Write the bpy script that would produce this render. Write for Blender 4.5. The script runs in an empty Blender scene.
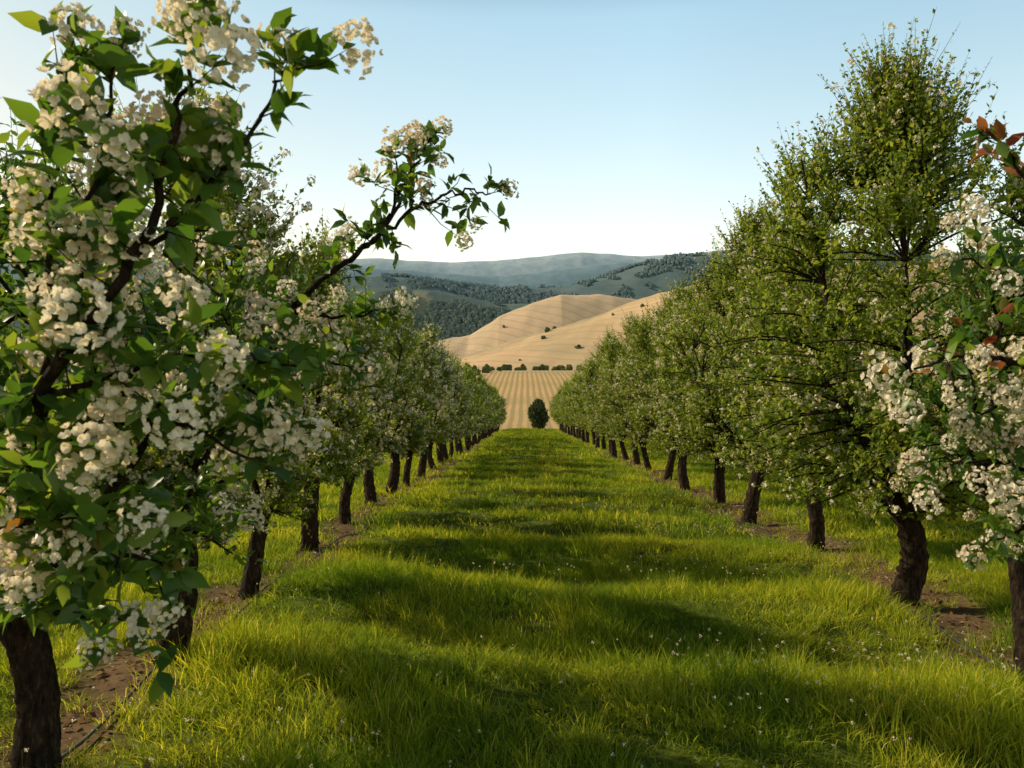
import bpy, math
import numpy as np
PI=math.pi
scene=bpy.context.scene
SUN_AZ=math.radians(-70); SUN_EL=math.radians(32)

# ------------------------------------------------------------------ buffers
class Buf:
    def __init__(s): s.v=[];s.f=[];s.r=[];s.n=0
    def add(s,v,faces,mat,rnd):
        v=np.asarray(v,float)
        s.v.append(v); s.r.append(np.broadcast_to(np.asarray(rnd,float),(len(v),)))
        for fa in faces:
            fa=np.asarray(fa,int)
            if len(fa): s.f.append((fa+s.n,mat))
        s.n+=len(v)
    def mesh(s,name,mats,smooth=True):
        me=bpy.data.meshes.new(name)
        V=np.concatenate(s.v); me.vertices.add(len(V)); me.vertices.foreach_set('co',V.ravel())
        idx=np.concatenate([f.ravel() for f,_ in s.f])
        tot=np.concatenate([np.full(len(f),f.shape[1]) for f,_ in s.f])
        mi=np.concatenate([np.full(len(f),m) for f,m in s.f])
        st=np.concatenate([[0],np.cumsum(tot)[:-1]])
        me.loops.add(len(idx)); me.loops.foreach_set('vertex_index',idx.astype(np.int32))
        me.polygons.add(len(tot)); me.polygons.foreach_set('loop_start',st.astype(np.int32))
        for m in mats: me.materials.append(m)
        me.polygons.foreach_set('material_index',mi.astype(np.int32))
        me.polygons.foreach_set('use_smooth',np.full(len(tot),smooth))
        me.update(calc_edges=True)
        a=me.attributes.new('rnd','FLOAT','POINT'); a.data.foreach_set('value',np.concatenate(s.r).astype(np.float32))
        return me
def link(name,me,loc=(0,0,0),rot=(0,0,0),sc=(1,1,1)):
    o=bpy.data.objects.new(name,me); scene.collection.objects.link(o)
    o.location=loc;o.rotation_euler=rot;o.scale=sc; return o
def nrm(a): return a/np.maximum(np.linalg.norm(a,axis=-1,keepdims=True),1e-9)
def frames(axis,up,scale):
    y=nrm(axis); z=up-(up*y).sum(-1,keepdims=True)*y; z=nrm(z); x=np.cross(y,z)
    return np.stack([x,y,z],-1)*np.asarray(scale)[:,None,None]
def batch(b,tpl,M,T,mat,rnd):
    tv,tf=tpl; K=len(T)
    if K==0: return
    V=(np.einsum('kij,nj->kni',M,tv)+T[:,None,:]).reshape(-1,3); n=len(tv)
    off=(np.arange(K)*n)[:,None,None]
    b.add(V,[(np.asarray(f)[None]+off).reshape(-1,np.asarray(f).shape[1]) for f in tf],mat,np.repeat(rnd,n))
def cat(pts,n=6):
    P=np.asarray(pts,float)
    if len(P)==2: return np.linspace(P[0],P[1],n)
    Q=np.vstack([2*P[0]-P[1],P,2*P[-1]-P[-2]]); out=[]
    for i in range(1,len(Q)-2):
        t=np.linspace(0,1,n,endpoint=False)[:,None]
        a,b,c,d=Q[i-1],Q[i],Q[i+1],Q[i+2]
        out.append(.5*(2*b+(c-a)*t+(2*a-5*b+4*c-d)*t**2+(3*b-a-3*c+d)*t**3))
    return np.vstack(out+[P[-1:]])
def tube(b,P,r0,r1,sides,mat,r,rough=0.,flare=0.,pw=1.):
    P=np.asarray(P,float); n=len(P); t=np.linspace(0,1,n)
    rad=r0+(r1-r0)*t**pw + flare*np.exp(-t*9)
    T=nrm(np.gradient(P,axis=0)); ref=np.array([.31,.87,.12]) if abs(T[:,2]).mean()>.6 else np.array([.1,.2,1.])
    X=nrm(np.cross(T,ref)); Y=np.cross(T,X)
    a=np.arange(sides)*2*PI/sides
    rr=rad[:,None]*(1+rough*r.normal(0,1,(n,sides))+rough*1.2*r.normal(0,1,(1,sides)))
    V=P[:,None]+rr[...,None]*(np.cos(a)[None,:,None]*X[:,None]+np.sin(a)[None,:,None]*Y[:,None])
    i=np.arange(n-1)[:,None]*sides; j=np.arange(sides)[None]; j2=(j+1)%sides
    F=np.stack([i+j,i+j2,i+sides+j2,i+sides+j],-1).reshape(-1,4)
    b.add(V.reshape(-1,3),[F],mat,r.random())

LEAF_LO=(np.array([[0,0,0],[-.3,.45,.07],[0,1,-.05],[.3,.45,.07]]),[np.array([[0,3,2],[0,2,1]])])
LEAF_HI=(np.array([[0,0,0],[-.23,.27,.07],[0,.3,0],[.23,.27,.07],[-.25,.6,.05],[0,.64,-.01],[.25,.6,.05],[0,1.05,-.16]]),
  [np.array([[0,2,1],[0,3,2],[4,5,7],[5,6,7]]),np.array([[1,2,5,4],[2,3,6,5]])])
a3=np.arange(3)*2*PI/3
STICK=(np.vstack([np.c_[np.cos(a3)*.006,np.zeros(3),np.sin(a3)*.006],np.c_[np.cos(a3)*.004,np.full(3,.5),np.sin(a3)*.004+.03],np.c_[np.cos(a3)*.0015,np.full(3,1.),np.sin(a3)*.0015]]),
  [np.array([[0,1,4,3],[1,2,5,4],[2,0,3,5],[3,4,7,6],[4,5,8,7],[5,3,6,8]])])
def cluster_hi(seed,nf=48):
    r=np.random.default_rng(seed); b=Buf()
    pv=np.array([[0,0.05,0],[.5,.55,.16],[.3,1.,.34],[0,1.02,.22],[-.3,1.,.34],[-.5,.55,.16],[0,.55,-.02]])
    pf=[np.array([[0,1,6],[0,6,5]]),np.array([[6,1,2,3],[5,6,3,4]])]
    i=np.arange(nf)+.5; ph=np.arccos(1-2*i/nf*.88); th=PI*(1+5**.5)*i
    D=np.c_[np.cos(th)*np.sin(ph),np.sin(th)*np.sin(ph),np.cos(ph)]
    D=nrm(D+r.normal(0,.13,D.shape)); lob=1+.22*np.sin(D[:,0]*4+seed)*np.cos(D[:,1]*4)
    C=D*r.uniform(.62,1.12,(nf,1))*lob[:,None]
    for d,c in zip(D,C):
        d=nrm(d+r.normal(0,.25,3)); u=nrm(np.cross(d,r.normal(0,1,3))); w=np.cross(d,u); s=r.uniform(.18,.27)
        for k in range(5):
            a=k*2*PI/5+r.normal(0,.12); ax=np.cos(a)*u+np.sin(a)*w
            M=frames((ax+d*r.uniform(.1,.7))[None],d[None],[s]); batch(b,(pv,pf),M,c[None],0,[r.random()])
    V=np.concatenate(b.v); tri=[f for f,_ in b.f if f.shape[1]==3]; q=[f for f,_ in b.f if f.shape[1]==4]
    return (V,[np.concatenate(tri),np.concatenate(q)])
CL_HI=[cluster_hi(s) for s in (1,2,3)]
def cluster_lo(seed,n=11):
    r=np.random.default_rng(seed); V=[];F=[]
    for k in range(n):
        d=nrm(r.normal(0,1,3)+[0,0,.3]); c=d*r.uniform(.35,1); u=nrm(np.cross(d,r.normal(0,1,3))); w=np.cross(d,u); s=r.uniform(.25,.42)
        V+= [c+u*s,c+w*s+d*.1,c-u*s,c-w*s+d*.1]; F.append([4*k,4*k+1,4*k+2,4*k+3])
    return (np.array(V),[np.array(F)])
CL_LO=[cluster_lo(s) for s in (1,2,3)]

# ------------------------------------------------------------------ materials
def newmat(name):
    m=bpy.data.materials.new(name); m.use_nodes=True; nt=m.node_tree; nt.nodes.clear()
    out=nt.nodes.new('ShaderNodeOutputMaterial'); return m,nt,out
def ramp(nt,stops):
    n=nt.nodes.new('ShaderNodeValToRGB'); cr=n.color_ramp
    while len(cr.elements)<len(stops): cr.elements.new(.5)
    for e,(p,c) in zip(cr.elements,stops): e.position=p; e.color=(*c,1)
    return n
def mixc(nt,a,b,fac,mode='MIX'):
    n=nt.nodes.new('ShaderNodeMix'); n.data_type='RGBA'; n.blend_type=mode
    for s,v in ((0,fac),(6,a),(7,b)):
        if hasattr(v,'is_output'): nt.links.new(v,n.inputs[s])
        else: n.inputs[s].default_value=v if s==0 else (*v,1)
    return n.outputs[2]
def noise(nt,scale,detail=4,vec=None,rough=.55):
    n=nt.nodes.new('ShaderNodeTexNoise'); n.inputs['Scale'].default_value=scale; n.inputs['Detail'].default_value=detail; n.inputs['Roughness'].default_value=rough
    if vec is not None: nt.links.new(vec,n.inputs['Vector'])
    return n
def thin_mat(name,stops,trans_gain,trans_fac,rough=.5,spec=.3,pos_noise=None,diffuse=False):
    m,nt,out=newmat(name)
    at=nt.nodes.new('ShaderNodeAttribute'); at.attribute_name='rnd'
    rp=ramp(nt,stops); nt.links.new(at.outputs['Fac'],rp.inputs[0]); col=rp.outputs[0]
    if pos_noise:
        g=nt.nodes.new('ShaderNodeNewGeometry'); nz=noise(nt,pos_noise[0],2,g.outputs['Position'])
        r2=ramp(nt,[(.38,pos_noise[1]),(.62,pos_noise[2])]); nt.links.new(nz.outputs[0],r2.inputs[0])
        col=mixc(nt,col,r2.outputs[0],1.,'MULTIPLY')
    if diffuse: p=nt.nodes.new('ShaderNodeBsdfDiffuse'); nt.links.new(col,p.inputs[0])
    else:
        p=nt.nodes.new('ShaderNodeBsdfPrincipled'); p.inputs['Roughness'].default_value=rough; p.inputs['Specular IOR Level'].default_value=spec
        nt.links.new(col,p.inputs['Base Color'])
    t=nt.nodes.new('ShaderNodeBsdfTranslucent'); nt.links.new(mixc(nt,col,trans_gain,1.,'MULTIPLY'),t.inputs[0])
    mx=nt.nodes.new('ShaderNodeMixShader'); mx.inputs[0].default_value=trans_fac
    nt.links.new(p.outputs[0],mx.inputs[1]); nt.links.new(t.outputs[0],mx.inputs[2]); nt.links.new(mx.outputs[0],out.inputs[0])
    return m
M_LEAF=thin_mat('leaf',[(0,(.07,.13,.022)),(.5,(.18,.25,.04)),(.9,(.29,.33,.06)),(1,(.36,.34,.08))],(1.9,1.75,.8),.45,.5,.2)
M_LEAF2=thin_mat('leaf_near',[(0,(.035,.095,.02)),(.6,(.085,.17,.03)),(.985,(.18,.25,.04)),(1,(.2,.1,.03))],(2.2,1.95,.7),.44,.38,.4)
M_RED=thin_mat('young_leaf_red',[(0,(.24,.06,.025)),(.6,(.32,.14,.05)),(1,(.16,.17,.04))],(1.6,1.2,.8),.4)
M_PETAL=thin_mat('petal',[(0,(.86,.76,.6)),(.5,(.92,.86,.74)),(1,(.95,.91,.82))],(1.,.92,.75),.4,diffuse=True)
M_GRASS=thin_mat('grass_blade',[(0,(.14,.22,.02)),(.5,(.29,.37,.035)),(.88,(.48,.5,.06)),(1,(.7,.6,.25))],(1.5,1.38,.6),.47,
   pos_noise=(.55,(.62,.78,.7),(1.3,1.18,1.)),diffuse=True)
def bark_mat():
    m,nt,out=newmat('bark'); g=nt.nodes.new('ShaderNodeTexCoord')
    mp=nt.nodes.new('ShaderNodeMapping'); mp.inputs['Scale'].default_value=(1,1,.28); nt.links.new(g.outputs['Object'],mp.inputs[0])
    n=noise(nt,34,7,mp.outputs[0],.75); rp=ramp(nt,[(.38,(.012,.008,.006)),(.55,(.06,.04,.028)),(.75,(.2,.145,.1))]); nt.links.new(n.outputs[0],rp.inputs[0])
    p=nt.nodes.new('ShaderNodeBsdfPrincipled'); p.inputs['Roughness'].default_value=.9; p.inputs['Specular IOR Level'].default_value=.12
    nt.links.new(rp.outputs[0],p.inputs['Base Color'])
    bp=nt.nodes.new('ShaderNodeBump'); bp.inputs['Strength'].default_value=1.; bp.inputs['Distance'].default_value=.07
    nt.links.new(n.outputs[0],bp.inputs['Height']); nt.links.new(bp.outputs[0],p.inputs['Normal']); nt.links.new(p.outputs[0],out.inputs[0]); return m
M_BARK=bark_mat()
def simple(name,c,rough=.8):
    m,nt,out=newmat(name); p=nt.nodes.new('ShaderNodeBsdfPrincipled'); n=noise(nt,30)
    nt.links.new(mixc(nt,tuple(x*.7 for x in c),tuple(min(1,x*1.3) for x in c),n.outputs[0]),p.inputs['Base Color']); p.inputs['Roughness'].default_value=rough
    nt.links.new(p.outputs[0],out.inputs[0]); return m

# ------------------------------------------------------------------ terrain
def sstep(a,b,x): t=np.clip((x-a)/(b-a),0,1); return t*t*(3-2*t)
def px(v): return (np.asarray(v,float)-525)/800
def sl(v): return (415-np.asarray(v,float))/800
RID=[(600,170,[-400,300,400,460,520,600,655,750,1000,1500],[372,370,366,358,342,318,296,274,262,270]),
     (950,110,[-400,300,400,470,500,560,610,660,760,1500],[350,348,345,334,314,293,295,303,300,300]),
     (1400,200,[-400,200,380,430,480,540,600,700,1500],[285,285,290,293,301,306,314,320,320]),
     (2000,260,[-400,300,380,440,500,560,600,640,670,740,1500],[274,276,278,281,290,286,275,264,256,250,262]),
     (3000,350,[-400,200,380,440,500,560,620,800,1500],[264,262,267,272,275,269,263,262,268]),
     (5000,500,[-600,100,380,450,520,580,640,700,1500],[266,258,256,261,258,253,257,254,262])]
def wob(x,y,s,k):
    r=np.random.default_rng(k); z=0
    for i in range(6):
        a=r.uniform(0,2*PI); f=2*PI/s*1.7**i*.6; z=z+np.sin(f*(np.cos(a)*x+np.sin(a)*y)+r.uniform(0,6))/1.6**i
    return z/2
def ridges(x,y):
    out=[]
    for i,(D,w,P,Y) in enumerate(RID):
        H=np.interp(x,px(P)*D,sl(Y)*D)+1.8
        d=(y-D)/w; g=np.exp(-d*d)
        am=.03 if i<4 else .012
        out.append(H*g*(1+am*wob(x,y,D*.35,i+3))+ wob(x,y,D*.1,i+20)*D*(.0028 if i<4 else .0012)*g)
    return np.array(out)
def gh(x,y):
    x=np.asarray(x,float); y=np.asarray(y,float)
    near=.1*np.sin(2*PI*y/2.5+1.1*np.sin(x*.8)+.8*np.sin(y*.31))*np.exp(-((x-.5)/3.2)**4)+.045*wob(x,y,2.3,1)+.06*wob(x,y,9,2)
    near=near-.05*np.exp(-((x+2.9)/.5)**2)-.05*np.exp(-((x-3.95)/.5)**2)
    z=near*(1-sstep(95,140,y))
    z=z-1.5*sstep(95,125,y)*(1-sstep(125,180,y))+sstep(120,420,y)*24*(y>100)
    R=ridges(x,y); m=R.max(0)
    return np.where(y>200,np.maximum(z,0)+ np.maximum(m-z,0)*sstep(200,420,y),z)
def axis(fine,step,far,g):
    a=list(np.arange(fine[0],fine[1]+1e-6,step)); s=step; v=a[-1]
    hi=[]
    while v<far[1]: s*=g; v+=s; hi.append(v)
    s=step; v=a[0]; lo=[]
    while v>far[0]: s*=g; v-=s; lo.append(v)
    return np.array(lo[::-1]+a+hi)
xs=axis((-7,8),.16,(-6000,6000),1.033); ys=axis((1,60),.2,(-300,9000),1.016)
X,Y=np.meshgrid(xs,ys); Z=gh(X,Y)
nx,ny=len(xs),len(ys)
b=Buf(); i=np.arange(ny-1)[:,None]*nx; j=np.arange(nx-1)[None]
b.add(np.c_[X.ravel(),Y.ravel(),Z.ravel()],[np.stack([i+j,i+j+1,i+nx+j+1,i+nx+j],-1).reshape(-1,4)],0,0)
x,y=X.ravel(),Y.ravel()
C=np.zeros((len(x),4)); C[:,3]=1
def lay(col,w): C[:,:3]=C[:,:3]*(1-w[:,None])+np.array(col)*w[:,None]
lay((.11,.14,.024),np.ones(len(x)))
soil=np.maximum(np.exp(-((x+2.85+.12*np.sin(y))/.42)**4),np.exp(-((x-3.95-.12*np.sin(y*.8))/.55)**4))*(y<96)
lay((.17,.105,.06),soil)
field=sstep(97,112,y)
lay((.58,.41,.2),field)
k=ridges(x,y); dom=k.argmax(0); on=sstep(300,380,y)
hazed_cols=[(.58,.43,.265),(.62,.475,.33),(.12,.18,.175),(.14,.21,.23),(.22,.335,.42),(.44,.57,.68)]  # ridge colours with aerial haze painted in, paler and bluer with distance
for q,c in enumerate(hazed_cols): lay(c,(dom==q)*on)
pt=(wob(x,y,260,91)>.55)*(dom<2)*on; lay((.34,.3,.18),pt*.6)
pt=(wob(x,y*.7,300,92)>1.0)*((dom==2)|(dom==3))*on; lay((.3,.3,.22),pt*.7)
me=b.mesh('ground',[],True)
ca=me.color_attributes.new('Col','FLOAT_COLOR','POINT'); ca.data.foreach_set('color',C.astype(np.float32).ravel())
stripe=sstep(100,115,y)*(1-sstep(330,390,y))
at=me.attributes.new('stripe','FLOAT','POINT'); at.data.foreach_set('value',stripe.astype(np.float32))
gold=((dom<2)*on); at=me.attributes.new('gold','FLOAT','POINT'); at.data.foreach_set('value',gold.astype(np.float32))
m,nt,out=newmat('terrain'); L=nt.links
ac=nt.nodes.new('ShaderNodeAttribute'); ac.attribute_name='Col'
ast=nt.nodes.new('ShaderNodeAttribute'); ast.attribute_name='stripe'
ag=nt.nodes.new('ShaderNodeAttribute'); ag.attribute_name='gold'
geo=nt.nodes.new('ShaderNodeNewGeometry'); pos=geo.outputs['Position']
n1=noise(nt,9,6,pos,.7); r1=ramp(nt,[(.3,(.55,.55,.55)),(.7,(1.35,1.3,1.25))]); L.new(n1.outputs[0],r1.inputs[0])
n2=noise(nt,.02,8,pos,.65); r2=ramp(nt,[(.38,(.8,.86,.86)),(.6,(1.08,1.05,1.02))]); L.new(n2.outputs[0],r2.inputs[0])
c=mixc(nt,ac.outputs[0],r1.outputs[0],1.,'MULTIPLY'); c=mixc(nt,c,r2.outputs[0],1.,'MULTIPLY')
wv=nt.nodes.new('ShaderNodeTexWave'); wv.bands_direction='X'; wv.inputs['Scale'].default_value=.17; wv.inputs['Distortion'].default_value=.8; wv.inputs['Detail'].default_value=2; wv.inputs['Detail Scale'].default_value=.3
L.new(pos,wv.inputs[0]); rw=ramp(nt,[(.3,(0,0,0)),(.7,(1,1,1))]); L.new(wv.outputs[1],rw.inputs[0])
wvb=nt.nodes.new('ShaderNodeMath'); wvb.operation='MULTIPLY'; L.new(rw.outputs[0],wvb.inputs[0]); L.new(ast.outputs['Fac'],wvb.inputs[1])
mu=nt.nodes.new('ShaderNodeMath'); mu.operation='MULTIPLY'; L.new(wvb.outputs[0],mu.inputs[0]); mu.inputs[1].default_value=.7
c=mixc(nt,c,(.3,.23,.1),mu.outputs[0])
wv2=nt.nodes.new('ShaderNodeTexWave'); wv2.bands_direction='DIAGONAL'; wv2.inputs['Scale'].default_value=.03; wv2.inputs['Distortion'].default_value=7; wv2.inputs['Detail'].default_value=3; wv2.inputs['Detail Scale'].default_value=.12
L.new(pos,wv2.inputs[0]); rw2=ramp(nt,[(.0,(1,1,1)),(.12,(0,0,0))]); L.new(wv2.outputs[1],rw2.inputs[0])
mu2=nt.nodes.new('ShaderNodeMath'); mu2.operation='MULTIPLY'; L.new(rw2.outputs[0],mu2.inputs[0]); L.new(ag.outputs['Fac'],mu2.inputs[1])
mu3=nt.nodes.new('ShaderNodeMath'); mu3.operation='MULTIPLY'; L.new(mu2.outputs[0],mu3.inputs[0]); mu3.inputs[1].default_value=.5
c=mixc(nt,c,(.34,.28,.17),mu3.outputs[0])
p=nt.nodes.new('ShaderNodeBsdfPrincipled'); p.inputs['Roughness'].default_value=.95; p.inputs['Specular IOR Level'].default_value=.05; L.new(c,p.inputs['Base Color'])
bp=nt.nodes.new('ShaderNodeBump'); bp.inputs['Strength'].default_value=.6; bp.inputs['Distance'].default_value=.04; L.new(n1.outputs[0],bp.inputs['Height']); L.new(bp.outputs[0],p.inputs['Normal'])
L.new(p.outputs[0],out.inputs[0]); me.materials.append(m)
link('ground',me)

# ------------------------------------------------------------------ instancer
def instancer(name,P,rot,scl,idx,meshes):
    col=bpy.data.collections.new(name+'_source')
    for q,mm in enumerate(meshes): col.objects.link(bpy.data.objects.new('%s_piece_%02d'%(name,q),mm))
    me=bpy.data.meshes.new(name); me.vertices.add(len(P)); me.vertices.foreach_set('co',np.asarray(P,float).ravel())
    a=me.attributes.new('rot','FLOAT_VECTOR','POINT'); a.data.foreach_set('vector',np.asarray(rot,np.float32).ravel())
    a=me.attributes.new('scl','FLOAT_VECTOR','POINT'); a.data.foreach_set('vector',np.asarray(scl,np.float32).ravel())
    a=me.attributes.new('idx','INT','POINT'); a.data.foreach_set('value',np.asarray(idx,np.int32))
    ng=bpy.data.node_groups.new(name,'GeometryNodeTree')
    ng.interface.new_socket('Geometry',in_out='INPUT',socket_type='NodeSocketGeometry')
    ng.interface.new_socket('Geometry',in_out='OUTPUT',socket_type='NodeSocketGeometry')
    N=ng.nodes; gi=N.new('NodeGroupInput'); go=N.new('NodeGroupOutput')
    ci=N.new('GeometryNodeCollectionInfo'); ci.inputs['Collection'].default_value=col; ci.inputs['Separate Children'].default_value=True; ci.inputs['Reset Children'].default_value=True
    ip=N.new('GeometryNodeInstanceOnPoints'); ip.inputs['Pick Instance'].default_value=True
    def na(nm,t):
        k=N.new('GeometryNodeInputNamedAttribute'); k.data_type=t; k.inputs['Name'].default_value=nm; return k.outputs['Attribute']
    ng.links.new(gi.outputs[0],ip.inputs['Points']); ng.links.new(ci.outputs[0],ip.inputs['Instance'])
    ng.links.new(na('idx','INT'),ip.inputs['Instance Index']); ng.links.new(na('rot','FLOAT_VECTOR'),ip.inputs['Rotation']); ng.links.new(na('scl','FLOAT_VECTOR'),ip.inputs['Scale'])
    ng.links.new(ip.outputs[0],go.inputs[0])
    o=link(name,me); md=o.modifiers.new('scatter','NODES'); md.node_group=ng; return o

# ------------------------------------------------------------------ grass
def tuft(seed,nb,R,h0,h1,w,name,lean=.75):
    r=np.random.default_rng(seed); b=Buf()
    a=r.uniform(0,2*PI,nb); d=R*np.sqrt(r.random(nb)); base=np.c_[np.cos(a)*d,np.sin(a)*d,np.full(nb,-.02)]
    h=r.uniform(h0,h1,nb)*(1-.35*(d/R)**2); la=a+r.normal(0,1.1,nb); ln=r.uniform(.1,lean,nb)*h
    dirn=np.c_[np.cos(la),np.sin(la),np.zeros(nb)]; fa=r.uniform(0,2*PI,nb); side=np.c_[np.cos(fa),np.sin(fa),np.zeros(nb)]
    ww=w*r.uniform(.6,1.2,nb); V=[]
    for t,k in ((0,.8),(.4,1.),(.75,.6)):
        c=base+dirn*(ln*t**2)[:,None]; c[:,2]+=h*(t-.18*t**3)
        V+= [c-side*(ww*k/2)[:,None],c+side*(ww*k/2)[:,None]]
    c=base+dirn*ln[:,None]; c[:,2]+=h*.82; V.append(c)
    V=np.stack(V,1).reshape(-1,3); o=(np.arange(nb)*7)[:,None,None]
    q=(np.array([[0,1,3,2],[2,3,5,4]])[None]+o).reshape(-1,4); t=(np.array([[4,5,6]])[None]+o).reshape(-1,3)
    rn=r.random(nb); b.add(V,[q,t],0,np.repeat(rn,7))
    return b.mesh(name,[M_GRASS],True)
near_t=[tuft(s,44,.13,.1,.26,.0055,'grass_tuft',.95) for s in range(4)]+[tuft(9,34,.11,.2,.42,.005,'grass_tuft_tall')]
mid_t=[tuft(20+s,34,.2,.1,.26,.011,'grass_tuft_mid',.95) for s in range(3)]
far_t=[tuft(30+s,30,.36,.1,.26,.026,'grass_tuft_far') for s in range(3)]
rg=np.random.default_rng(5)
def scatter(x0,x1,y0,y1,dens,keep):
    n=int((x1-x0)*(y1-y0)*dens); x=rg.uniform(x0,x1,n); y=rg.uniform(y0,y1,n)
    m=np.abs(x)<y*.78+1.2
    m&=(rg.random(n)<keep(x,y)); return x[m],y[m]
def keep(x,y):
    s=np.maximum(np.exp(-((x+2.85+.12*np.sin(y))/.42)**4),np.exp(-((x-3.95-.12*np.sin(y*.8))/.55)**4))
    return 1-.85*s
Pn=[];I=[];S=[]
for (rng4,dens,ids) in (((-7,7,2.8,11),75,(0,1,2,3,4)),((-15,15,11,30),22,(5,6,7)),((-20,20,30,97),6,(8,9,10))):
    gx,gy=scatter(rng4[0],rng4[1],rng4[2],rng4[3],dens,keep); Pn.append(np.c_[gx,gy,gh(gx,gy)])
    pr=None if len(ids)==3 else [.235,.235,.235,.235,.06]
    I.append(rg.choice(ids,len(gx),p=pr)); k=.75+.6*wob(gx,gy,1.5,44)+rg.normal(0,.15,len(gx)); k=np.clip(k,.32,1.5)
    S.append(np.c_[rg.uniform(.9,1.2,len(gx)),rg.uniform(.9,1.2,len(gx)),k])
Pn=np.vstack(Pn);I=np.concatenate(I);S=np.vstack(S)
instancer('grass',Pn,np.c_[rg.normal(0,.16,len(Pn)),rg.normal(0,.16,len(Pn)),rg.uniform(0,6.28,len(Pn))],S,I,near_t+mid_t+far_t)
print('grass tufts',len(Pn))
b=Buf(); n=2200; fx=rg.uniform(-3,4.4,n); fy=3+rg.random(n)**1.5*14; w=rg.random(n)<np.where(fx>1,.9,.4)*(wob(fx,fy,2.2,77)>-.1); fx,fy=fx[w],fy[w]; n=len(fx)
fz=gh(fx,fy)+rg.uniform(.14,.28,n)
batch(b,CL_LO[0],frames(rg.normal(0,1,(n,3)),rg.normal(0,.4,(n,3))+[0,0,1],rg.uniform(.006,.014,n)),np.c_[fx,fy,fz],0,rg.random(n))
batch(b,STICK,frames(np.tile([0,0,1.],(n,1))+rg.normal(0,.1,(n,3)),rg.normal(0,1,(n,3)),np.full(n,.25)),np.c_[fx,fy,fz-.25],1,rg.random(n))
link('meadow_flowers',b.mesh('meadow_flowers',[M_PETAL,M_GRASS]))
b=Buf(); n=2600; sx=np.where(rg.random(n)<.5,-2.85,3.9)+rg.normal(0,.45,n); sy=3+rg.random(n)**1.4*30
batch(b,(np.array([[-.5,0,0],[0,-.4,.1],[.5,0,0],[0,.5,.15]]),[np.array([[0,1,2,3]])]),frames(nrm(rg.normal(0,1,(n,3))*[1,1,.2]),rg.normal(0,.3,(n,3))+[0,0,1],rg.uniform(.01,.022,n)),np.c_[sx,sy,gh(sx,sy)+.015],0,rg.random(n))
link('fallen_petals',b.mesh('fallen_petals',[M_PETAL]))
M_DRY=thin_mat('dry_leaf',[(0,(.1,.05,.025)),(.6,(.22,.13,.06)),(1,(.36,.25,.12))],(1,1,1),.2,diffuse=True)
b=Buf(); n=7000; sx=np.where(rg.random(n)<.5,-2.85,3.9)+rg.normal(0,.45,n); sy=3+rg.random(n)**1.4*35
batch(b,LEAF_LO,frames(nrm(rg.normal(0,1,(n,3))*[1,1,.3]),rg.normal(0,.5,(n,3))+[0,0,1],rg.uniform(.03,.075,n)),np.c_[sx,sy,gh(sx,sy)+.02],0,rg.random(n))
link('leaf_litter',b.mesh('leaf_litter',[M_DRY]))
for hx,ph in ((-2.6,0),(3.65,1)):
    b=Buf(); yy=np.arange(1,94,.4); xx=hx+.08*np.sin(yy*.5+ph)+.03*np.sin(yy*1.7); tube(b,np.c_[xx,yy,gh(xx,yy)+.035],.011,.011,6,0,rg)
    link('drip_irrigation_hose',b.mesh('drip_irrigation_hose',[simple('black_hose',(.03,.03,.03),.5)]))

# ------------------------------------------------------------------ trees
def grow(b,pts,r0,r1,r,leaf,csize,bloom=.55,red=0.,sp=.075,t0=.2,nl=8,gap=1.9):
    P=cat(pts,8); P[1:-1]+=r.normal(0,.008,(len(P)-2,3)); tube(b,P,r0,r1,7,0,r,.05)
    seg=np.linalg.norm(np.diff(P,axis=0),axis=1); s=np.r_[0,np.cumsum(seg)]; Ltot=s[-1]
    ss=np.arange(t0*Ltot,Ltot,sp); ss=ss+r.uniform(-.02,.02,len(ss))
    B=np.c_[[np.interp(ss,s,P[:,k]) for k in range(3)]].T; G=nrm(np.gradient(P,axis=0)); TG=np.c_[[np.interp(ss,s,G[:,k]) for k in range(3)]].T
    D=nrm(TG*.5+nrm(r.normal(0,1,B.shape))*.9+[0,0,.3]); Lw=r.uniform(.09,.28,len(B))
    B=np.vstack([B,P[-1:]]); D=np.vstack([D,G[-1:]]); Lw=np.r_[Lw,.08]
    n=len(B); M=frames(D,r.normal(0,1,(n,3)),Lw).copy(); sc=.54/np.maximum(Lw,.05); M[:,:,0]*=sc[:,None]; M[:,:,2]*=sc[:,None]
    batch(b,STICK,M,B,0,r.random(n))
    tt=r.uniform(.1,1.,(n,nl)); pos=(B[:,None]+D[:,None]*(Lw[:,None]*tt)[...,None]).reshape(-1,3)
    ax=nrm(np.repeat(D,nl,0)*.5+nrm(r.normal(0,1,(n*nl,3)))*.9); up=r.normal(0,.5,(n*nl,3))+[0,0,1]
    isr=r.random(n*nl)<red*(pos[:,2]>np.percentile(pos[:,2],50))
    sz=leaf*r.uniform(.5,1.15,n*nl)
    for msk,mt in ((~isr,1),(isr,3)):
        if msk.any(): batch(b,LEAF_HI,frames(ax[msk],up[msk],sz[msk]),pos[msk],mt,r.random(msk.sum()))
    c=r.random(n)<bloom; c[-1]=bloom>.2; tip=B+D*Lw[:,None]
    kept=[]
    for q in np.where(c)[0]:
        if all(np.linalg.norm(tip[q]-tip[p])>csize*gap for p in kept): kept.append(q)
    kept=np.array(kept,int)
    for q in range(3):
        mk=kept[kept%3==q]
        if len(mk): batch(b,CL_HI[q],frames(r.normal(0,1,(len(mk),3)),D[mk]+[0,0,.5],csize*r.uniform(.6,1.2,len(mk))),tip[mk],2,r.random(len(mk)))
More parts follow.
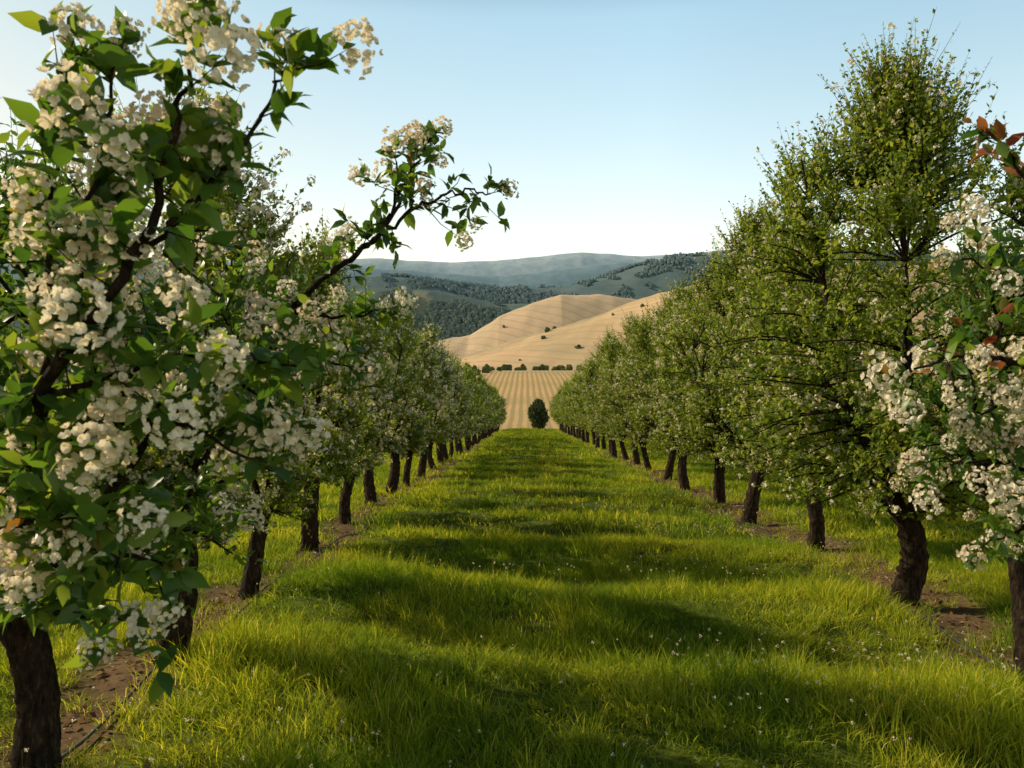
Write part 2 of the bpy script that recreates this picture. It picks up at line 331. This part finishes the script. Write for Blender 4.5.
def make_tree(name,seed,H,R,th,nsec=110,nsh=9,nleaf=15,leaf=.055,bloom=.5,csize=.04,hi=False,extra=None,low=1.,trunk_r=.125,fork=None,spike=1.,cone=0.):
    r=np.random.default_rng(seed); b=Buf()
    top=np.array([r.normal(0,.16),r.normal(0,.1),th]) if fork is None else np.array(fork)
    mid=top*.5+[r.normal(0,.06),r.normal(0,.05),0]
    tp=cat([(0,0,-.15),(0,0,.05),mid,top],9); tube(b,tp,trunk_r,trunk_r*.75,14,0,r,.07,.05)
    samp=[];nl=r.integers(5,8)
    for i in range(nl+1):
        a=2*PI*i/nl+r.normal(0,.3)
        if i==nl: e=top+[r.normal(0,.1),r.normal(0,.1),(H-th)*.85]; m1=top+(e-top)*.5+r.normal(0,.08,3)
        else:
            u=r.uniform(.35,.75); rr=R*.72*(1-cone*u); e=np.array([np.cos(a)*rr,np.sin(a)*rr,th+(H-th)*u]); m1=top+(e-top)*[.6,.6,.36]+r.normal(0,.06,3)
        P=cat([top-[0,0,.08],top+(m1-top)*.4+r.normal(0,.03,3),m1,e],6); tube(b,P,trunk_r*r.uniform(.42,.66),.009,8,0,r,.05); samp.append(P[5:])
    samp=np.vstack(samp)
    u=r.random(nsec)**(.9+.45*cone); a=r.uniform(0,2*PI,nsec); prof=np.sin(PI*(u*.86+.12))**.75*(1-cone*u**1.3)*(1+.3*cone)
    rad=R*prof*np.sqrt(r.uniform(.1,1,nsec)); Q=np.c_[top[0]*.6+np.cos(a)*rad,top[1]*.6+np.sin(a)*rad,th*.9+(H-th)*u*.93]
    S=[];U=[]
    for q,uu in zip(Q,u):
        d=np.linalg.norm(samp-q-[0,0,-.25],axis=1); s=samp[d.argmin()]
        P=cat([s,(s+q)/2+[0,0,.06]+r.normal(0,.04,3),q],4); tube(b,P,.013,.004,4,0,r)
        t=r.uniform(.25,1,nsh); k=(t*(len(P)-1)).astype(int); S.append(P[k]); U.append(np.full(nsh,uu))
    S=np.vstack(S);U=np.concatenate(U);n=len(S)
    radial=nrm(S*[1,1,0]+1e-6); D=nrm(.5*radial+np.array([0,0,.35])+np.array([0,0,.9])*U[:,None]*spike+r.normal(0,.42,(n,3)))
    Ls=r.uniform(.16,.42,n)*(1+.9*spike*U**2*r.random(n))
    batch(b,STICK,frames(D,r.normal(0,1,(n,3)),Ls),S,0,r.random(n))
    tt=(np.arange(nleaf)/nleaf)[None]+r.uniform(0,1/nleaf,(n,nleaf)); pos=(S[:,None]+D[:,None]*(Ls[:,None]*tt)[...,None]).reshape(-1,3); K=len(pos)
    ax=nrm(np.repeat(D,nleaf,0)*.55+nrm(r.normal(0,1,(K,3)))*.85); up=r.normal(0,.55,(K,3))+[0,0,1.]
    sz=leaf*r.uniform(.55,1.15,K)*(1.15-.5*tt.ravel())
    rn=np.clip(np.repeat(r.random(n),nleaf)*.5+r.random(K)*.5,0,1)
    batch(b,LEAF_HI if hi else LEAF_LO,frames(ax,up,sz),pos,1,rn)
    pb=bloom*(1-low*.75*U)*(.35+1.3*(wob(S[:,0]*3,S[:,2]*3,3.,seed+7)>-.1)); CL=CL_HI if hi else CL_LO
    for rep in range(1 if hi else 2):
        c=np.where(r.random(n)<pb)[0]; tb=r.uniform(.5,1.05,len(c)); pc=S[c]+D[c]*(Ls[c]*tb)[:,None]
        for q in range(3):
            k=c%3==q; 
            if k.any(): batch(b,CL[q],frames(r.normal(0,1,(k.sum(),3)),r.normal(0,.5,(k.sum(),3))+[0,0,1],csize*r.uniform(.6,1.3,k.sum())),pc[k],2,r.random(k.sum()))
    if extra: extra(b,r)
    return b.mesh(name,[M_BARK,M_LEAF2 if hi else M_LEAF,M_PETAL,M_RED])
def loc(L,base): return [np.array(p)-[base[0],base[1],0] for p in L]
LB=(-2.55,4.2)
def left_extra(b,r):
    B=[([(-2.45,4.1,1.0),(-1.9,3.95,1.75),(-1.35,3.8,2.2),(-.88,3.6,2.54),(-.61,3.5,2.74),(-.57,3.5,3.02)],.03,.3,.056),
       ([(-.75,3.55,2.64),(-.5,3.5,2.8),(-.32,3.48,2.87),(-.15,3.45,2.86)],.01,.1,.05),
       ([(-.61,3.5,2.74),(-.5,3.5,2.98),(-.42,3.5,3.12)],.009,.2,.05),
       ([(-1.1,3.7,2.38),(-.85,3.6,2.33),(-.62,3.5,2.36)],.01,.2,.052),
       ([(-1.35,3.8,2.2),(-1.0,3.5,2.15),(-.75,3.4,2.1)],.01,.2,.056),
       ([(-2.5,4.1,1.0),(-2.0,3.1,1.5),(-1.4,2.3,1.95),(-1.02,2.05,2.3),(-.9,2.0,2.6),(-.84,2.0,2.9)],.03,.35,.074),
       ([(-1.02,2.05,2.3),(-.85,2.1,2.5),(-.74,2.15,2.68),(-.68,2.2,2.86)],.01,.1,.06),
       ([(-1.4,2.3,1.95),(-1.33,2.2,2.4),(-1.28,2.2,2.9)],.012,.1,.07),
       ([(-1.3,2.25,2.1),(-1.15,2.1,2.5),(-1.1,2.1,2.85)],.01,.1,.07),
       ([(-2.0,3.1,1.5),(-1.45,2.6,1.85),(-1.05,2.55,2.08),(-.72,2.5,2.05)],.018,.3,.08),
       ([(-1.45,2.6,1.85),(-1.1,2.5,1.88),(-.87,2.5,1.76)],.01,.1,.08),
       ([(-2.3,3.8,1.1),(-1.7,2.9,1.4),(-1.32,2.6,1.45),(-1.15,2.6,1.4)],.02,.4,.08),
       ([(-2.4,4.0,.95),(-1.9,3.1,1.15),(-1.6,2.75,1.22),(-1.35,2.7,1.22)],.018,.6,.07),
       ([(-1.7,2.9,1.4),(-1.4,2.4,1.58),(-1.15,2.35,1.6)],.01,.1,.08),
       ([(-1.4,2.3,1.95),(-1.15,2.2,2.0),(-.92,2.2,2.06)],.01,.1,.08),
       ([(-1.7,2.9,1.4),(-1.5,2.4,1.75),(-1.25,2.2,1.8)],.01,.1,.08),
       ([(-2.0,3.1,1.5),(-1.7,2.9,2.1),(-1.5,2.8,2.6)],.014,.1,.075),
       ([(-1.9,3.95,1.75),(-1.5,3.4,2.0),(-1.1,3.2,2.0),(-.95,3.2,1.85)],.014,.1,.07)]
    for pts,r0,t0,cs in B: grow(b,loc(pts,LB),r0,.004,r,.105 if cs>.058 else .08,cs,.36,0.,.065,t0,9,2.1)
RB=(3.45,5.6)
def right_extra(b,r):
    B=[([(3.4,5.4,1.1),(2.9,4.4,1.7),(2.25,3.5,2.0),(1.88,3.4,2.08),(1.6,3.4,2.02)],.026,.5,.6,.08),
       ([(2.9,4.4,1.7),(2.4,3.5,2.2),(2.08,3.4,2.42),(1.86,3.4,2.5)],.013,.3,.55,.15),
       ([(2.4,3.5,2.2),(2.2,3.4,2.7),(2.02,3.4,3.0)],.01,.2,.08,.7),
       ([(3.2,5.0,1.3),(2.5,3.8,1.5),(2.05,3.4,1.62),(1.72,3.4,1.65)],.016,.55,.6,.05),
       ([(3.2,5.0,1.2),(2.5,3.8,1.35),(2.15,3.4,1.4),(1.93,3.4,1.3)],.016,.6,.6,.03),
       ([(2.25,3.5,2.0),(2.05,3.4,1.88),(1.86,3.35,1.84)],.01,.1,.6,.05),
       ([(2.9,4.4,1.7),(2.4,3.6,1.8),(2.1,3.3,1.78)],.012,.3,.6,.05),
       ([(2.5,3.8,1.5),(2.2,3.3,1.5),(2.0,3.2,1.5)],.01,.2,.6,.05)]
    for pts,r0,t0,bl,rd in B: grow(b,loc(pts,RB),r0,.004,r,.085,.066,bl,rd,.065,t0,9,1.8)
def gz(x,y): return float(gh(np.array([x]),np.array([y]))[0])
def put(me,x,y,rz=0,s=1,sz=1): return link('apple_tree',me,(x,y,gz(x,y)),(0,0,rz),(s,s,s*sz))
put(make_tree('blossom_tree',11,3.3,1.45,.85,110,8,12,.085,.1,.065,True,left_extra,.3,.12,(-.05,-.05,.82)),*LB)
put(make_tree('blossom_tree_b',12,3.1,.8,.95,40,8,11,.075,.22,.055,True,right_extra,.3,.1),*RB)
R_V=[make_tree('apple_r%d'%s,40+s,5.0,1.6,.95,260,9,15,.07,.36,.034,cone=.2,low=.8) for s in range(3)]
R_BIG=make_tree('apple_big',61,5.4,2.05,.9,540,10,14,.07,.28,.034,spike=1.3,cone=.22,trunk_r=.15,low=.8)
L_V=[make_tree('apple_l%d'%s,50+s,4.1,1.15,.9,180,9,15,.07,.55,.04,low=.5,cone=.3) for s in range(3)]
R_F=[make_tree('apple_fr%d'%s,70+s,4.9,1.6,.95,120,6,11,.12,.3,.05,cone=.2) for s in range(2)]
L_F=[make_tree('apple_fl%d'%s,80+s,4.1,1.2,.9,95,6,11,.12,.4,.055,cone=.3) for s in range(2)]
rt=np.random.default_rng(99)
LY=[(-3.4,1.0),(-2.58,5.8),(-2.75,8.05),(-3.0,11.0),(-3.08,13.5),(-3.05,15.7),(-3.05,18.1)]+[(-3.05,20.7+2.6*k) for k in range(28)]  # first tree stands out of frame, added to shade the left foreground
RY=[(4.6,2.4),(3.72,8.0),(3.98,11.1),(3.92,13.7),(3.98,16.4),(3.98,19.6),(3.98,22.8)]+[(4.0,25.8+3.0*k) for k in range(23)]
for k,(tx,ty) in enumerate(LY):
    V=L_V if ty<34 else L_F; f=[.98,1.06,.8,1.02,.84][k%5] if k>1 else [.85,.97][k]
    put(V[k%len(V)],tx+rt.normal(0,.05),ty,rt.uniform(0,6.28),f,rt.uniform(1.,1.1))
for k,(tx,ty) in enumerate(RY):
    if ty==8.0: put(R_BIG,tx,ty,.6); continue
    V=R_V if ty<36 else R_F; put(V[k%len(V)],tx+rt.normal(0,.05),ty,rt.uniform(0,6.28),rt.uniform(.9,1.08),rt.uniform(.93,1.06))
P=[];I=[]
for ox in (-18,11):
    for oy in np.arange(3,98,3.): P.append((ox+rt.normal(0,.1),oy,0)); I.append(rt.integers(0,2))
P=np.array(P); P[:,2]=gh(P[:,0],P[:,1]); n=len(P)
instancer('distant_orchard_trees',P,np.c_[np.zeros(n),np.zeros(n),rt.uniform(0,6.28,n)],np.full((n,3),1.)*rt.uniform(.9,1.1,(n,1)),I,R_F)

b=Buf(); n=3600; u=rt.random(n); a=rt.uniform(0,2*PI,n); rad=1.0*np.sin(PI*np.clip(u*.88+.1,0,1))**.6*np.sqrt(rt.uniform(.3,1,n))*(1+.3*np.sin(a*3+u*7))
Q=np.c_[np.cos(a)*rad,np.sin(a)*rad,.2+3.1*u+rt.normal(0,.16,n)]; batch(b,LEAF_LO,frames(nrm(Q*[1,1,.2]+[0,0,2]+rt.normal(0,.7,(n,3))),rt.normal(0,1,(n,3)),rt.uniform(.14,.38,n)),Q,1,rt.random(n))
tube(b,[(0,0,-.2),(0,0,.5),(0,0,2.2)],.12,.03,8,0,rt)
M_EV=thin_mat('evergreen_leaf',[(0,(.05,.07,.03)),(1,(.16,.17,.08))],(1.2,1.2,.8),.2,diffuse=True)
link('evergreen_bush',b.mesh('evergreen_bush',[M_BARK,M_EV]),(1.6,96,gz(1.6,96)))

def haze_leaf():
    m,nt,out=newmat('distant_foliage_hazed'); g=nt.nodes.new('ShaderNodeNewGeometry'); sp=nt.nodes.new('ShaderNodeSeparateXYZ'); nt.links.new(g.outputs['Position'],sp.inputs[0])
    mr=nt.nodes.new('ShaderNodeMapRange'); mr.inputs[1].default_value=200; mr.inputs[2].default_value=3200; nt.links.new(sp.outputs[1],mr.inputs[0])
    rp=ramp(nt,[(0,(.07,.09,.03)),(.25,(.1,.125,.085)),(.38,(.12,.17,.165)),(.6,(.15,.215,.24)),(1,(.22,.3,.34))]); nt.links.new(mr.outputs[0],rp.inputs[0])  # air haze mixed into the foliage colour, bluer and lighter farther away
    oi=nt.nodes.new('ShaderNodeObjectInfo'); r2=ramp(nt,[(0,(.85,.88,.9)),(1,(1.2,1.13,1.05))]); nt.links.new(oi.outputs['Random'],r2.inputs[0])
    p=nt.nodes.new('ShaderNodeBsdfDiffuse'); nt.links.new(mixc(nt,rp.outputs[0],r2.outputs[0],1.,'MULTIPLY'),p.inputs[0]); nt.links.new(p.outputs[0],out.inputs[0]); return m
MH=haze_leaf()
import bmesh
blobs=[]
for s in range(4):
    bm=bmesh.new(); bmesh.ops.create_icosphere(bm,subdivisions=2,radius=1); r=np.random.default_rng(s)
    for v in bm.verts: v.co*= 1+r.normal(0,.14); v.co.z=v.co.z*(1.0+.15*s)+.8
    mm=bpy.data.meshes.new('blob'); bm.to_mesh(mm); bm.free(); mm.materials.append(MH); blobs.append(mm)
n=200000; tx=rt.uniform(px(380),px(720),n); ty=rt.uniform(1050,2200,n); tx=tx*ty
kk=ridges(tx,ty); dm=kk.argmax(0); cl=wob(tx,ty*.6,230,71)+.35*wob(tx,ty,60,72); cl2=wob(tx,ty*.7,300,92)<1.0
m=cl2&((dm==2)&(cl>-.2)|(dm==3)&(cl>-.05))&(ty<np.where(dm==2,1450,2080))
tx,ty=tx[m][:28000],ty[m][:28000]
hx=[];hy=[]
for (x0,y0,x1,y1,c) in ((px(455)*400,385,px(640)*400,400,60),(px(440)*640,700,px(560)*700,730,30),(px(540)*700,560,px(600)*760,800,8),(px(450)*300,300,px(485)*300,360,14)):
    t=rt.random(c); hx+=list(x0+(x1-x0)*t+rt.normal(0,3,c)); hy+=list(y0+(y1-y0)*t+rt.normal(0,3,c))
sx=rt.uniform(px(440),px(720),26); sy=rt.uniform(430,950,26); hx+=list(sx*sy); hy+=list(sy)
hx=np.array(hx);hy=np.array(hy)
X2=np.r_[tx,hx];Y2=np.r_[ty,hy]; n=len(X2); sc=np.r_[rt.uniform(2.,4.,len(tx)),rt.uniform(.7,1.9,len(hx))]
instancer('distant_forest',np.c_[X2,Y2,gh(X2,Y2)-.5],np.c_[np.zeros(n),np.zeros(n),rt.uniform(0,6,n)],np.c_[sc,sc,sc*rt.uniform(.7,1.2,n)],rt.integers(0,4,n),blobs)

# ------------------------------------------------------------------ light, sky, camera
w=bpy.data.worlds.new('World'); scene.world=w; w.use_nodes=True; nt=w.node_tree; bg=nt.nodes['Background']
sk=nt.nodes.new('ShaderNodeTexSky'); sk.sky_type='NISHITA'; sk.sun_disc=False; sk.sun_elevation=SUN_EL; sk.sun_rotation=SUN_AZ%(2*PI); sk.air_density=1.; sk.dust_density=1.; sk.ozone_density=1.
tc=nt.nodes.new('ShaderNodeTexCoord'); sp=nt.nodes.new('ShaderNodeSeparateXYZ'); nt.links.new(tc.outputs['Generated'],sp.inputs[0])
rp=ramp(nt,[(0,(1.,.7,.4)),(.17,(1.,.73,.45)),(.27,(.93,.76,.53)),(.45,(.74,.74,.56)),(.56,(.22,.24,.23)),(1,(.05,.06,.065))]); nt.links.new(sp.outputs[2],rp.inputs[0])
mc=mixc(nt,sk.outputs[0],rp.outputs[0],1.,'MULTIPLY')
mr=nt.nodes.new('ShaderNodeMapRange'); mr.inputs[1].default_value=-1; mr.inputs[2].default_value=.15; mr.inputs[3].default_value=.18; mr.inputs[4].default_value=1.; nt.links.new(sp.outputs[0],mr.inputs[0])
mc=mixc(nt,mc,mr.outputs[0],1.,'MULTIPLY')
vm=nt.nodes.new('ShaderNodeVectorMath'); vm.operation='SCALE'; vm.inputs['Scale'].default_value=3.05; nt.links.new(mc,vm.inputs[0])
nt.links.new(vm.outputs[0],bg.inputs[0]); bg.inputs[1].default_value=.15
sd=bpy.data.lights.new('sun','SUN'); sd.energy=5; sd.angle=math.radians(.5); sd.color=(1,.85,.6)
from mathutils import Vector
d=Vector((math.sin(SUN_AZ)*math.cos(SUN_EL),math.cos(SUN_AZ)*math.cos(SUN_EL),math.sin(SUN_EL)))
so=bpy.data.objects.new('sun',sd); scene.collection.objects.link(so); so.rotation_euler=d.to_track_quat('Z','Y').to_euler()
cd=bpy.data.cameras.new('camera'); cd.lens=28.1; cd.sensor_width=36; cd.clip_end=20000; cd.clip_start=.05
cd.dof.use_dof=True; cd.dof.focus_distance=12; cd.dof.aperture_fstop=6.3
co=bpy.data.objects.new('camera',cd); scene.collection.objects.link(co); co.location=(0,0,1.8); co.rotation_euler=(math.radians(92.2),0,math.radians(.93)); scene.camera=co
scene.view_settings.view_transform='Standard'; scene.view_settings.look='None'; scene.view_settings.exposure=0
